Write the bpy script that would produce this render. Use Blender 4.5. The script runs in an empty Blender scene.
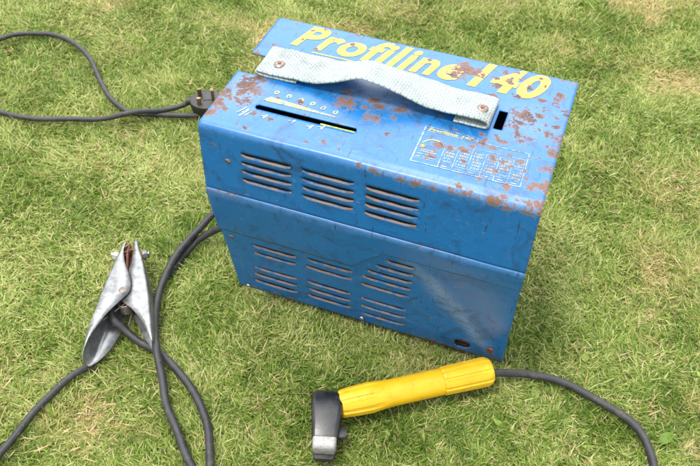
import bpy, bmesh, math, random
import numpy as np
from mathutils import Vector, Matrix, noise as mnoise

random.seed(7)
rng = np.random.default_rng(11)
scene = bpy.context.scene
C = scene.collection

# ------------------------------------------------------------------ camera
cam_d = bpy.data.cameras.new("camera")
cam = bpy.data.objects.new("camera", cam_d)
C.objects.link(cam)
cam_d.sensor_width = 36.0
cam_d.lens = 42.418
cam_d.clip_start = 0.01
cam_d.clip_end = 500
yaw, pitch, roll = -0.3444848, 0.8457265, 0.0076245
f = Vector((math.sin(yaw)*math.cos(pitch), math.cos(yaw)*math.cos(pitch), -math.sin(pitch)))
r = Vector((math.cos(yaw), -math.sin(yaw), 0))
u = r.cross(f)
r2 = math.cos(roll)*r + math.sin(roll)*u
u2 = -math.sin(roll)*r + math.cos(roll)*u
M = Matrix((r2, u2, -f)).transposed().to_4x4()
M.translation = Vector((0.179249, -0.528902, 0.824338))
cam.matrix_world = M
cam_d.dof.use_dof = True
cam_d.dof.focus_distance = 0.88
cam_d.dof.aperture_fstop = 16.0
scene.camera = cam

# ------------------------------------------------------------------ sky, sun, exposure
SUN_EL, SUN_AZ = math.radians(74), math.radians(-128)     # azimuth from +Y towards +X
w = bpy.data.worlds.new("World")
scene.world = w
w.use_nodes = True
wn, wl = w.node_tree.nodes, w.node_tree.links
wn.clear()
sky = wn.new('ShaderNodeTexSky'); sky.sky_type = 'NISHITA'; sky.sun_disc = False
sky.sun_elevation = SUN_EL; sky.sun_rotation = SUN_AZ
sky.air_density = 1.0; sky.dust_density = 3.0
tc = wn.new('ShaderNodeTexCoord')
cn = wn.new('ShaderNodeTexNoise'); cn.inputs['Scale'].default_value = 2.2; cn.inputs['Detail'].default_value = 6
cr = wn.new('ShaderNodeValToRGB')
cr.color_ramp.elements[0].position = 0.24; cr.color_ramp.elements[1].position = 0.46
mx = wn.new('ShaderNodeMix'); mx.data_type = 'RGBA'
mx.inputs['B'].default_value = (13.5, 13.6, 14.0, 1)
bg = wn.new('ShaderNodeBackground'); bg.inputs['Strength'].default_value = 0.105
wo = wn.new('ShaderNodeOutputWorld')
wl.new(tc.outputs['Generated'], cn.inputs['Vector'])
wl.new(cn.outputs['Fac'], cr.inputs['Fac'])
wl.new(cr.outputs['Color'], mx.inputs['Factor'])
wl.new(sky.outputs['Color'], mx.inputs['A'])
# glow added to the sky in the camera's mirror direction, for top panel sheen
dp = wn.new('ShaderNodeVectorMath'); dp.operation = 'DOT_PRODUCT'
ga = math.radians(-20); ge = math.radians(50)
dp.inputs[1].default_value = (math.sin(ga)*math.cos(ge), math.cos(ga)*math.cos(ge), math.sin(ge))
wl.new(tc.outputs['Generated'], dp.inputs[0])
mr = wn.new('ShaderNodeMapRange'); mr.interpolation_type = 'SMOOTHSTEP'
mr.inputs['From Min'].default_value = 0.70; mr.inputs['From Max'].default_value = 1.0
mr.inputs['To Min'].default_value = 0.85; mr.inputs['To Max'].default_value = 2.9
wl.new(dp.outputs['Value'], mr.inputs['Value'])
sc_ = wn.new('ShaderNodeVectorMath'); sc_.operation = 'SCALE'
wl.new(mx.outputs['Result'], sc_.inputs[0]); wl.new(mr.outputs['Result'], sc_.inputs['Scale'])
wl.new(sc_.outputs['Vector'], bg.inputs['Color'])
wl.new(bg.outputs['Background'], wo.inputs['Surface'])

sun_d = bpy.data.lights.new("sun", 'SUN')
sun_d.energy = 2.3
sun_d.angle = math.radians(13)
sun_d.color = (1.0, 0.955, 0.88)
sun = bpy.data.objects.new("sun", sun_d)
C.objects.link(sun)
sd = Vector((math.sin(SUN_AZ)*math.cos(SUN_EL), math.cos(SUN_AZ)*math.cos(SUN_EL), math.sin(SUN_EL)))
sun.rotation_euler = sd.to_track_quat('Z', 'Y').to_euler()
sun.location = sd*5

scene.view_settings.view_transform = 'Standard'
scene.view_settings.look = 'None'
scene.view_settings.gamma = 1
scene.view_settings.exposure = 0.50
scene.view_settings.use_curve_mapping = False

# ------------------------------------------------------------------ helpers
def link(name, me, mat=None, parent=None, smooth=True, sharp=35):
    o = bpy.data.objects.new(name, me)
    C.objects.link(o)
    if mat: me.materials.append(mat)
    if parent: o.parent = parent
    if smooth:
        me.polygons.foreach_set('use_smooth', [True]*len(me.polygons))
        if sharp: me.set_sharp_from_angle(angle=math.radians(sharp))
    return o

def from_py(name, verts, faces, mat=None, parent=None, smooth=True, sharp=35, fix=True):
    me = bpy.data.meshes.new(name)
    me.from_pydata([tuple(v) for v in verts], [], faces)
    if fix:
        bm = bmesh.new(); bm.from_mesh(me)
        bmesh.ops.recalc_face_normals(bm, faces=bm.faces)
        bm.to_mesh(me); bm.free()
    me.update()
    return link(name, me, mat, parent, smooth, sharp)

def thing(name, label, cat, loc=(0, 0, 0), group=None):
    o = bpy.data.objects.new(name, None)
    C.objects.link(o)
    o.location = loc
    o.empty_display_size = 0.02
    tag(o, label, cat, group)
    return o

def tag(o, label, cat=None, group=None):
    o['label'] = label
    if cat: o['category'] = cat
    if group: o['group'] = group

def solid(o, t, off=-1):
    m = o.modifiers.new('solid', 'SOLIDIFY'); m.thickness = t; m.offset = off
    return m

def bevel(o, wd, seg=2):
    m = o.modifiers.new('bevel', 'BEVEL'); m.width = wd; m.segments = seg
    m.limit_method = 'ANGLE'; m.angle_limit = math.radians(30)

def catmull(pts, n):
    P = [np.array(p, float) for p in pts]
    P = [2*P[0]-P[1]] + P + [2*P[-1]-P[-2]]
    out = []
    for i in range(1, len(P)-2):
        for k in range(n):
            t = k/n
            a, b, c, d = P[i-1], P[i], P[i+1], P[i+2]
            out.append(0.5*((2*b)+(-a+c)*t+(2*a-5*b+4*c-d)*t*t+(-a+3*b-3*c+d)*t**3))
    out.append(P[-2])
    return out

def loft(rings, closed=True, cap=True):
    """rings: list of lists of points, same count"""
    n = len(rings[0]); V = []; F = []
    for rg in rings: V += [tuple(p) for p in rg]
    for i in range(len(rings)-1):
        for j in range(n if closed else n-1):
            k = (j+1) % n
            F.append((i*n+j, i*n+k, (i+1)*n+k, (i+1)*n+j))
    if cap and closed:
        F.append(tuple(range(n))); F.append(tuple((len(rings)-1)*n+j for j in range(n)))
    return V, F

def tube(path, rad, n=14):
    rings = []
    P = [Vector(p) for p in path]
    for i, p in enumerate(P):
        t = (P[min(i+1, len(P)-1)]-P[max(i-1, 0)]).normalized()
        up = Vector((0, 0, 1)) if abs(t.z) < 0.95 else Vector((1, 0, 0))
        a = t.cross(up).normalized(); b = a.cross(t)
        R = rad(i/(len(P)-1)) if callable(rad) else rad
        rings.append([p+a*R*math.cos(2*math.pi*k/n)+b*R*math.sin(2*math.pi*k/n) for k in range(n)])
    return loft(rings)

def cyl(c, ax, rad, h, n=20, prof=None):
    """solid of revolution along ax from c; prof = [(t,r)...] in fractions"""
    ax = Vector(ax).normalized()
    up = Vector((0, 0, 1)) if abs(ax.z) < 0.9 else Vector((1, 0, 0))
    a = ax.cross(up).normalized(); b = ax.cross(a)
    prof = prof or [(0, .96), (0.06, 1), (0.9, 1), (1, .9)]
    return loft([[Vector(c)+ax*h*t+(a*math.cos(2*math.pi*k/n)+b*math.sin(2*math.pi*k/n))*rad*q for k in range(n)] for t, q in prof])

def box_vf(x0, x1, y0, y1, z0, z1):
    V = [(x, y, z) for x in (x0, x1) for y in (y0, y1) for z in (z0, z1)]
    F = [(0, 1, 3, 2), (4, 6, 7, 5), (0, 4, 5, 1), (2, 3, 7, 6), (0, 2, 6, 4), (1, 5, 7, 3)]
    return V, F

def merge(*vfs):
    V, F = [], []
    for v, fc in vfs:
        o = len(V); V += list(v); F += [tuple(i+o for i in q) for q in fc]
    return V, F

def join_into(*vfs): return merge(*vfs)

# ------------------------------------------------------------------ materials
def mat(name):
    m = bpy.data.materials.new(name); m.use_nodes = True
    nt = m.node_tree
    return m, nt.nodes, nt.links, nt.nodes['Principled BSDF']

def N(nodes, kind, **kw):
    n = nodes.new(kind)
    for k, v in kw.items():
        if k in n.inputs: n.inputs[k].default_value = v
        else: setattr(n, k, v)
    return n

def ramp(nodes, stops):
    n = nodes.new('ShaderNodeValToRGB')
    e = n.color_ramp.elements
    while len(e) < len(stops): e.new(0.5)
    for q, (p, c) in zip(e, stops):
        q.position = p; q.color = (*c, 1) if len(c) == 3 else c
    return n

def mixc(nodes, links, fac, a, b):
    n = nodes.new('ShaderNodeMix'); n.data_type = 'RGBA'
    for s, v in (('Factor', fac), ('A', a), ('B', b)):
        if hasattr(v, 'is_output'): links.new(v, n.inputs[s])
        elif isinstance(v, tuple): n.inputs[s].default_value = (*v, 1)
        else: n.inputs[s].default_value = v
    return n.outputs['Result']

def mth(nodes, links, op, a, b=None, c=None, clamp=False):
    n = nodes.new('ShaderNodeMath'); n.operation = op; n.use_clamp = clamp
    for i, v in enumerate((a, b, c)):
        if v is None: continue
        if hasattr(v, 'is_output'): links.new(v, n.inputs[i])
        else: n.inputs[i].default_value = v
    return n.outputs[0]

def painted(name, base, base2, speck=0.3, rough=0.30, worn=0.0):
    """old enamel over steel: rust where attribute 'wear' is high, chalky scuffs and painted reflection where 'fade' is high"""
    m, n, l, b = mat(name)
    geo = N(n, 'ShaderNodeNewGeometry'); pos = geo.outputs['Position']
    wear = N(n, 'ShaderNodeAttribute', attribute_name='wear').outputs['Fac']
    fade_sheen = N(n, 'ShaderNodeAttribute', attribute_name='fade_sheen').outputs['Fac']
    def nz(sc, det=6, ro=0.6, dist=0.0):
        k = N(n, 'ShaderNodeTexNoise', Scale=sc, Detail=det, Roughness=ro, Distortion=dist)
        l.new(pos, k.inputs['Vector']); return k.outputs['Fac']
    big, mid, fine, tiny = nz(9, 4), nz(108, 8, 0.74, 0.8), nz(260, 6, 0.7), nz(900, 3)
    # base paint, slightly uneven
    col = mixc(n, l, mth(n, l, 'MULTIPLY_ADD', mid, 0.9, -0.0, True), base, base2)
    if worn:        # the print has rubbed off in places and the blue shows
        wr = N(n, 'ShaderNodeTexNoise', Scale=170.0, Detail=7.0, Roughness=0.75); l.new(pos, wr.inputs['Vector'])
        wm = ramp(n, [(0.62-worn*0.22, (0, 0, 0)), (0.70-worn*0.22, (1, 1, 1))]); l.new(wr.outputs['Fac'], wm.inputs['Fac'])
        col = mixc(n, l, mth(n, l, 'MULTIPLY', wm.outputs['Color'], 0.85), col, (0.004, 0.125, 0.35))
    # chalky scuff, and the reflection painted under the strap
    f1 = mth(n, l, 'MULTIPLY_ADD', fine, 1.8, -0.55)
    f2 = mth(n, l, 'MULTIPLY', fade_sheen, f1)
    f2 = mth(n, l, 'ADD', f2, mth(n, l, 'MULTIPLY', fade_sheen, 0.35), clamp=True)
    col = mixc(n, l, f2, col, (0.24, 0.31, 0.42))
    # thin scratches: stretched noise
    mp = N(n, 'ShaderNodeMapping'); mp.inputs['Scale'].default_value = (30, 420, 160); mp.inputs['Rotation'].default_value = (0, 0, 0.5)
    l.new(pos, mp.inputs['Vector'])
    sc = N(n, 'ShaderNodeTexNoise', Scale=1.0, Detail=3.0); l.new(mp.outputs['Vector'], sc.inputs['Vector'])
    scr = ramp(n, [(0.70, (0, 0, 0)), (0.76, (1, 1, 1))]); l.new(sc.outputs['Fac'], scr.inputs['Fac'])
    col = mixc(n, l, mth(n, l, 'MULTIPLY', scr.outputs['Color'], 0.22), col, (0.30, 0.40, 0.55))
    # dark grime specks
    gr = ramp(n, [(0.66, (0, 0, 0)), (0.73, (1, 1, 1))]); l.new(fine, gr.inputs['Fac'])
    col = mixc(n, l, mth(n, l, 'MULTIPLY', gr.outputs['Color'], 0.55), col, (0.02, 0.035, 0.06))
    smn = N(n, 'ShaderNodeTexNoise', Scale=34.0, Detail=9.0, Roughness=0.74, Distortion=1.4); l.new(pos, smn.inputs['Vector'])
    smr = ramp(n, [(0.50, (0, 0, 0)), (0.66, (1, 1, 1))]); l.new(smn.outputs['Fac'], smr.inputs['Fac'])
    col = mixc(n, l, mth(n, l, 'MULTIPLY', smr.outputs['Color'], 0.55), col, (0.012, 0.022, 0.040))
    mp2 = N(n, 'ShaderNodeMapping'); mp2.inputs['Scale'].default_value = (330, 40, 45); mp2.inputs['Rotation'].default_value = (0.3, 0.5, -0.3)
    l.new(pos, mp2.inputs['Vector'])
    sc2 = N(n, 'ShaderNodeTexNoise', Scale=1.0, Detail=3.0); l.new(mp2.outputs['Vector'], sc2.inputs['Vector'])
    scr2 = ramp(n, [(0.655, (0, 0, 0)), (0.70, (1, 1, 1))]); l.new(sc2.outputs['Fac'], scr2.inputs['Fac'])
    col = mixc(n, l, mth(n, l, 'MULTIPLY', scr2.outputs['Color'], 0.6), col, (0.010, 0.018, 0.030))
    # rust mask
    t = mth(n, l, 'MULTIPLY_ADD', wear, 0.82, mth(n, l, 'MULTIPLY_ADD', mid, 2.6, -1.45))
    t = mth(n, l, 'ADD', t, mth(n, l, 'MULTIPLY_ADD', fine, 1.9, -0.95))
    t = mth(n, l, 'ADD', t, mth(n, l, 'MULTIPLY_ADD', big, speck, -speck*0.5))
    rm = ramp(n, [(0.37, (0, 0, 0)), (0.47, (1, 1, 1))]); l.new(t, rm.inputs['Fac'])
    halo = ramp(n, [(0.24, (0, 0, 0)), (0.40, (1, 1, 1))]); l.new(t, halo.inputs['Fac'])
    col = mixc(n, l, mth(n, l, 'MULTIPLY', halo.outputs['Color'], 0.45), col, (0.22, 0.22, 0.26))
    rc = ramp(n, [(0.25, (0.022, 0.012, 0.010)), (0.44, (0.070, 0.036, 0.026)), (0.56, (0.145, 0.085, 0.068)), (0.70, (0.20, 0.092, 0.048))])
    mixn = mth(n, l, 'ADD', mth(n, l, 'MULTIPLY', fine, 0.6), mth(n, l, 'MULTIPLY', big, 0.45))
    l.new(mixn, rc.inputs['Fac'])
    col = mixc(n, l, rm.outputs['Color'], col, rc.outputs['Color'])
    l.new(col, b.inputs['Base Color'])
    ro = mth(n, l, 'MULTIPLY_ADD', rm.outputs['Color'], 0.45, mth(n, l, 'MULTIPLY_ADD', mid, 0.25, rough-0.12))
    ro = mth(n, l, 'MULTIPLY_ADD', f2, 0.2, ro, True)
    l.new(ro, b.inputs['Roughness'])
    b.inputs['Specular IOR Level'].default_value = 0.46
    h = mth(n, l, 'ADD', mth(n, l, 'MULTIPLY', rm.outputs['Color'], mth(n, l, 'MULTIPLY_ADD', tiny, 0.8, -0.9)), mth(n, l, 'MULTIPLY', mid, 0.35))
    bu = N(n, 'ShaderNodeBump', Strength=0.35, Distance=0.0006)
    l.new(h, bu.inputs['Height']); l.new(bu.outputs['Normal'], b.inputs['Normal'])
    return m

BLUE = painted('blue_enamel', (0.0011, 0.096, 0.292), (0.0018, 0.136, 0.385))
YEL = painted('yellow_print', (0.50, 0.335, 0.006), (0.52, 0.365, 0.018), speck=0.3, worn=0.12)
YEL_WORN = painted('faded_yellow_print', (0.50, 0.37, 0.05), (0.50, 0.42, 0.13), speck=0.3, worn=0.62)
WHT = painted('white_print', (0.33, 0.37, 0.30), (0.42, 0.37, 0.12), speck=0.2, worn=0.60)

def simple(name, col, col2=None, rough=0.5, metal=0.0, sc=80, bump=0.2, bdist=0.0004, spec=0.5, stops=(0.35, 0.65)):
    m, n, l, b = mat(name)
    tcn = N(n, 'ShaderNodeNewGeometry')
    nz = N(n, 'ShaderNodeTexNoise', Scale=sc, Detail=6.0, Roughness=0.65)
    l.new(tcn.outputs['Position'], nz.inputs['Vector'])
    rp = ramp(n, [(stops[0], col), (stops[1], col2 or col)])
    l.new(nz.outputs['Fac'], rp.inputs['Fac']); l.new(rp.outputs['Color'], b.inputs['Base Color'])
    b.inputs['Metallic'].default_value = metal
    b.inputs['Specular IOR Level'].default_value = spec
    l.new(mth(n, l, 'MULTIPLY_ADD', nz.outputs['Fac'], 0.25, rough-0.125, True), b.inputs['Roughness'])
    bu = N(n, 'ShaderNodeBump', Strength=bump, Distance=bdist)
    nz2 = N(n, 'ShaderNodeTexNoise', Scale=sc*6, Detail=4.0); l.new(tcn.outputs['Position'], nz2.inputs['Vector'])
    l.new(nz2.outputs['Fac'], bu.inputs['Height']); l.new(bu.outputs['Normal'], b.inputs['Normal'])
    return m

RUBBER = simple('cable_rubber', (0.012, 0.0125, 0.014), (0.030, 0.030, 0.031), 0.58, sc=120, bump=0.35)
DUSTY = simple('dusty_louvre_lip', (0.19, 0.145, 0.13), (0.02, 0.11, 0.28), 0.7, sc=120, stops=(0.47, 0.60))
DARK = simple('dark_interior', (0.006, 0.006, 0.007), (0.012, 0.011, 0.010), 0.8)
ZINC = simple('galvanised_steel', (0.15, 0.155, 0.155), (0.30, 0.31, 0.31), 0.38, metal=0.75, sc=70, bump=0.25)
STEEL = simple('worn_screw_steel', (0.12, 0.085, 0.07), (0.27, 0.24, 0.22), 0.5, metal=0.6, sc=400)
BRIGHT = simple('bright_screw_steel', (0.38, 0.36, 0.34), (0.52, 0.51, 0.49), 0.35, metal=0.7, sc=300)
RUSTY = simple('brown_rust', (0.09, 0.036, 0.022), (0.24, 0.095, 0.050), 0.8, sc=200, bump=0.6)
YPLAST = simple('yellow_plastic', (0.60, 0.350, 0.004), (0.66, 0.415, 0.008), 0.45, sc=50, bump=0.12, spec=0.5)
def grime(m, col, lo=0.58, hi=0.72, amt=0.5, sc=160):
    n, l = m.node_tree.nodes, m.node_tree.links; b = n['Principled BSDF']
    src = b.inputs['Base Color'].links[0].from_socket
    g = N(n, 'ShaderNodeNewGeometry'); nz = N(n, 'ShaderNodeTexNoise', Scale=sc, Detail=8.0, Roughness=0.75)
    l.new(g.outputs['Position'], nz.inputs['Vector'])
    rp = ramp(n, [(lo, (0, 0, 0)), (hi, (1, 1, 1))]); l.new(nz.outputs['Fac'], rp.inputs['Fac'])
    l.new(mixc(n, l, mth(n, l, 'MULTIPLY', rp.outputs['Color'], amt), src, col), b.inputs['Base Color'])
grime(YPLAST, (0.16, 0.085, 0.015), lo=0.57, hi=0.70, amt=0.6, sc=110)
grime(RUBBER, (0.085, 0.075, 0.055), lo=0.55, hi=0.72, amt=0.6, sc=60)
grime(ZINC, (0.055, 0.045, 0.038), lo=0.52, hi=0.70, amt=0.75, sc=85)
BPLAST = simple('black_bakelite', (0.009, 0.0095, 0.011), (0.026, 0.026, 0.028), 0.33, sc=90, bump=0.2)
JAW = simple('worn_jaw_alloy', (0.22, 0.22, 0.22), (0.38, 0.37, 0.35), 0.5, metal=0.45, sc=260, bump=0.5)
PLUGM = simple('brown_black_plug', (0.007, 0.0068, 0.007), (0.024, 0.018, 0.017), 0.5, sc=150)
BRASS = simple('brass_pin', (0.12, 0.08, 0.045), (0.34, 0.25, 0.15), 0.45, metal=0.8, sc=300)
OLIVE = simple('green_yellow_scale', (0.10, 0.16, 0.02), (0.42, 0.42, 0.06), 0.5, sc=300)

# webbing
def webbing():
    m, n, l, b = mat('woven_webbing')
    uv = N(n, 'ShaderNodeUVMap')
    br = N(n, 'ShaderNodeTexBrick', Scale=1.0)
    br.inputs['Color1'].default_value = (0.40, 0.47, 0.475, 1)
    br.inputs['Color2'].default_value = (0.48, 0.54, 0.52, 1)
    br.inputs['Mortar'].default_value = (0.12, 0.20, 0.25, 1)
    br.inputs['Mortar Size'].default_value = 0.06
    br.inputs['Mortar Smooth'].default_value = 0.6
    br.inputs['Brick Width'].default_value = 1.0
    br.inputs['Row Height'].default_value = 0.42
    mp = N(n, 'ShaderNodeMapping'); mp.inputs['Scale'].default_value = (170, 170, 1)
    nz0 = N(n, 'ShaderNodeTexNoise', Scale=90.0, Detail=3.0); l.new(uv.outputs['UV'], nz0.inputs['Vector'])
    add = N(n, 'ShaderNodeVectorMath', operation='MULTIPLY_ADD')
    l.new(nz0.outputs['Color'], add.inputs[0]); add.inputs[1].default_value = (0.0028, 0.0014, 0); l.new(uv.outputs['UV'], add.inputs[2])
    l.new(add.outputs[0], mp.inputs['Vector']); l.new(mp.outputs['Vector'], br.inputs['Vector'])
    nz = N(n, 'ShaderNodeTexNoise', Scale=22.0, Detail=9.0, Roughness=0.8); l.new(uv.outputs['UV'], nz.inputs['Vector'])
    rp = ramp(n, [(0.36, (0.50, 0.47, 0.42)), (0.50, (0.86, 0.86, 0.83)), (0.62, (1, 1, 1))]); l.new(nz.outputs['Fac'], rp.inputs['Fac'])
    mul = n.new('ShaderNodeMix'); mul.data_type = 'RGBA'; mul.blend_type = 'MULTIPLY'; mul.inputs['Factor'].default_value = 1
    l.new(br.outputs['Color'], mul.inputs['A']); l.new(rp.outputs['Color'], mul.inputs['B'])
    l.new(mul.outputs['Result'], b.inputs['Base Color'])
    b.inputs['Roughness'].default_value = 0.85
    b.inputs['Specular IOR Level'].default_value = 0.2
    wv = N(n, 'ShaderNodeTexNoise', Scale=900.0); l.new(uv.outputs['UV'], wv.inputs['Vector'])
    hh = mth(n, l, 'MULTIPLY_ADD', wv.outputs['Fac'], 0.4, mth(n, l, 'MULTIPLY', br.outputs['Fac'], -1.0))
    bu = N(n, 'ShaderNodeBump', Strength=0.7, Distance=0.0007)
    l.new(hh, bu.inputs['Height']); l.new(bu.outputs['Normal'], b.inputs['Normal'])
    return m
WEB = webbing()

# ------------------------------------------------------------------ ground sheet
def soil():
    m, n, l, b = mat('soil_and_thatch')
    g = N(n, 'ShaderNodeNewGeometry')
    a = N(n, 'ShaderNodeTexNoise', Scale=14.0, Detail=8.0); l.new(g.outputs['Position'], a.inputs['Vector'])
    c = N(n, 'ShaderNodeTexNoise', Scale=260.0, Detail=6.0); l.new(g.outputs['Position'], c.inputs['Vector'])
    ra = ramp(n, [(0.35, (0.10, 0.14, 0.03)), (0.6, (0.22, 0.20, 0.08))]); l.new(a.outputs['Fac'], ra.inputs['Fac'])
    rc = ramp(n, [(0.35, (0.08, 0.10, 0.03)), (0.65, (0.32, 0.30, 0.14))]); l.new(c.outputs['Fac'], rc.inputs['Fac'])
    l.new(mixc(n, l, 0.55, ra.outputs['Color'], rc.outputs['Color']), b.inputs['Base Color'])
    b.inputs['Roughness'].default_value = 0.95
    bu = N(n, 'ShaderNodeBump', Strength=1.0, Distance=0.006)
    l.new(c.outputs['Fac'], bu.inputs['Height']); l.new(bu.outputs['Normal'], b.inputs['Normal'])
    return m
Z0 = -0.0135
gnd = from_py('ground', [(-80, -80, Z0), (80, -80, Z0), (80, 80, Z0), (-80, 80, Z0)], [(0, 1, 2, 3)], soil(), smooth=False)
gnd['kind'] = 'structure'
gnd['label'] = 'soil and thatch under the lawn'

# ------------------------------------------------------------------ the welding machine
H, YC, ZC, YB, D, HB = 0.2905, -0.0046, 0.2045, 0.030, 0.206, 0.284
XW = 0.1702
welder = thing('welding_machine', 'rusty blue steel welding machine with yellow lettering and a white strap handle on the lawn', 'welder')

RUST = [(0.054,0.183,10),(0.046,0.166,6),(0.066,0.179,8),(0.050,0.172,8),(-0.076,0.201,3),(-0.074,0.181,3),(0.101,0.178,5),(0.091,0.165,4),(0.125,0.173,4),
 (0.105,0.195,4),(0.124,0.127,9),(0.122,0.112,8),(0.135,0.122,6),(0.133,0.092,7),(0.143,0.131,4),(0.155,0.174,4),(0.153,0.156,5),(0.145,0.144,4),
 (0.169,0.144,6),(0.169,0.103,7),(0.169,0.08,6),(0.168,0.056,6),(0.168,0.03,6),(0.168,0.007,7),(-0.168,0.038,8),(-0.166,0.055,8),(-0.150,0.060,7),(-0.148,0.078,8),(-0.156,0.084,6),
 (-0.140,0.086,6),(-0.147,0.045,5),(-0.124,0.033,4),(-0.088,0.066,4),(-0.050,0.082,8),(-0.042,0.081,6),(-0.014,0.068,7),(-0.02,0.078,3),(-0.168,0.128,5),
 (0.061,0.053,5),(0.072,0.053,4),(0.084,0.055,4),(0.056,0.034,4),(0.114,0.053,4),(0.124,0.052,4),(0.139,0.056,3),(0.116,0.080,4),(0.160,0.120,4),
 (0.040,-0.006,5),(0.054,-0.005,6),(0.068,-0.005,5),(0.092,-0.004,3),(0.126,-0.005,4),(0.140,-0.005,4),(0.160,-0.005,5),(0.018,-0.004,3),
 (-0.06,0.012,2.5),(-0.05,0.020,2.5),(-0.155,0.030,3),(-0.132,0.012,2),(0.010,0.05,2.5),(-0.106,0.030,4),(-0.02,0.095,5),(-0.05,0.10,4)]
rc_ = random.Random(21)
for _ in range(150):
    if rc_.random() < 0.6: RUST.append((rc_.uniform(0.085, 0.170), rc_.uniform(0.0, 0.205), rc_.uniform(1.6, 3.6)))
    else: RUST.append((rc_.uniform(-0.168, 0.10), rc_.uniform(-0.005, 0.205), rc_.uniform(1.4, 2.8)))
for _ in range(12): RUST.append((rc_.uniform(-0.05, 0.170), rc_.uniform(-0.006, 0.002), rc_.uniform(1.5, 3.2)))
RUST += [(-0.150, 0.070, 11), (-0.160, 0.050, 8), (-0.142, 0.050, 6), (-0.165, 0.02, 5), (-0.135, 0.062, 6), (-0.166, 0.115, 5), (-0.155, 0.150, 3), (0.01, 0.092, 6), (-0.012, 0.088, 5)]
def top_wear(x, y):
    v = 0.08
    for a, b, s in RUST:
        s *= 0.00105
        v = max(v, math.exp(-((x-a)**2/(1.35*s*s)+(y-b)**2/(0.9*s*s))*0.5))
    return v
def top_fade_sheen(x, y):
    v = 0.0
    # reflection of sky and strap, painted onto the dusty top under the arch
    v += 0.55*math.exp(-(((x+0.012)/0.042)**2+((y-0.098)/0.014)**2))
    v += 0.25*math.exp(-(((x-0.135)/0.03)**2+((y-0.12)/0.03)**2))
    v += 0.35*math.exp(-(((x+0.15)/0.02)**2+((y-0.065)/0.03)**2))
    v += 0.02
    return v

def profile():
    """(y, z, region) down the back, over the top, round the fold, down the front"""
    P = []
    for i in range(18): P.append((D+0.001, 0.012+(HB-0.006-0.012)*i/17.0, 'back'))
    rb = 0.005
    for i in range(1, 5):
        a = math.pi/2*i/5
        P.append((D+0.001-rb+rb*math.cos(a), HB-0.006+rb*math.sin(a), 'back'))
    def topz(y):
        t = y/D
        return H+(HB-H)*t + 0.0006*math.sin(math.pi*t)
    return P, topz

def grid_sheet(xs, prof, holes, name, mat_, wearf, fade_sheen_fn, dent=0.0, parent=None):
    """prof list of (y,z,key); holes (x0,x1,key0,key1) in key = arc-parameter float carried in prof[2]"""
    nx = len(xs); V = []; W_ = []; Fd = []
    for (y, z, k) in prof:
        for x in xs:
            dn = mnoise.noise(Vector((x*18, y*18, z*18+3)))*dent
            ny_, nz_ = (0, 1) if k < 100 else (-1, 0)
            V.append((x, y+ny_*dn, z+nz_*dn))
            W_.append(wearf(x, y, z, k)); Fd.append(fade_sheen_fn(x, y, z, k))
    F = []
    for j in range(len(prof)-1):
        km = (prof[j][2]+prof[j+1][2])/2
        for i in range(nx-1):
            xm = (xs[i]+xs[i+1])/2
            if any(a < xm < b and c < km < d for a, b, c, d in holes): continue
            F.append((j*nx+i, (j+1)*nx+i, (j+1)*nx+i+1, j*nx+i+1))
    me = bpy.data.meshes.new(name)
    me.from_pydata(V, [], F)
    at = me.attributes.new('wear', 'FLOAT', 'POINT'); at.data.foreach_set('value', W_)
    at = me.attributes.new('fade_sheen', 'FLOAT', 'POINT'); at.data.foreach_set('value', Fd)
    bm = bmesh.new(); bm.from_mesh(me)
    bmesh.ops.delete(bm, geom=[v for v in bm.verts if not v.link_faces], context='VERTS')
    bm.to_mesh(me); bm.free()
    return link(name, me, mat_, parent, True, 40)

def cuts(a, b, step, extra):
    ex = sorted(set([a, b]+[e for e in extra if a < e < b]))
    out = [ex[0]]
    for p, q in zip(ex[:-1], ex[1:]):
        n = max(1, int(round((q-p)/step)))
        out += [p+(q-p)*i/n for i in range(1, n+1)]
    return out

def smoothpoly(t):
    return t

# keys: top region key = y (0.206 .. 0), fold key in (-1..), upper front key = 100 + (H - z), back key = 50+...
FR = 0.0065
def zup(z): return YC*(H-z)/(H-ZC)          # y on the upper front at height z
def ylo(z): return YC+(YB-YC)*(ZC-z)/ZC      # y on the lower front

# ---- openings
TOPH = [(-0.1262, -0.0215, 0.0405, 0.0478), (-0.1280, -0.0205, 0.0422, 0.0462),   # current scale slot
        (0.1030, 0.1118, 0.0960, 0.1262),                                        # strap slot
        (-0.18, -0.1490, 0.0915, 0.1262)]                                        # open strap notch at the edge
UPC = [(-0.1255, -0.0720), (-0.0600, -0.0064), (0.0060, 0.0590)]
UPZ = [0.2666, 0.2552, 0.2443, 0.2332]
UPS = [(a, b, z-0.0056, z) for a, b in UPC for z in UPZ]
LOS = []
for (a, b, zt) in [(-0.1340,-0.0795,.1113),(-0.1350,-0.0815,.0948),(-0.1400,-0.0842,.0600),(-0.1425,-0.0855,.0425),(-0.1445,-0.0880,.0250),
                   (-0.0665,-0.0116,.1150),(-0.0685,-0.0127,.0980),(-0.0705,-0.0162,.0620),(-0.0722,-0.0173,.0445),(-0.0740,-0.0180,.0275),
                   (0.0287,0.0593,.1600),(0.0165,0.0584,.1442),(0.0062,0.0574,.1283),(-0.0006,0.0563,.1130),(-0.0027,0.0552,.0952),
                   (-0.0043,0.0517,.0610),(-0.0051,0.0506,.0420),(-0.0065,0.0489,.0230)]:
    LOS.append((a, b, zt-0.0068, zt))

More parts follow.
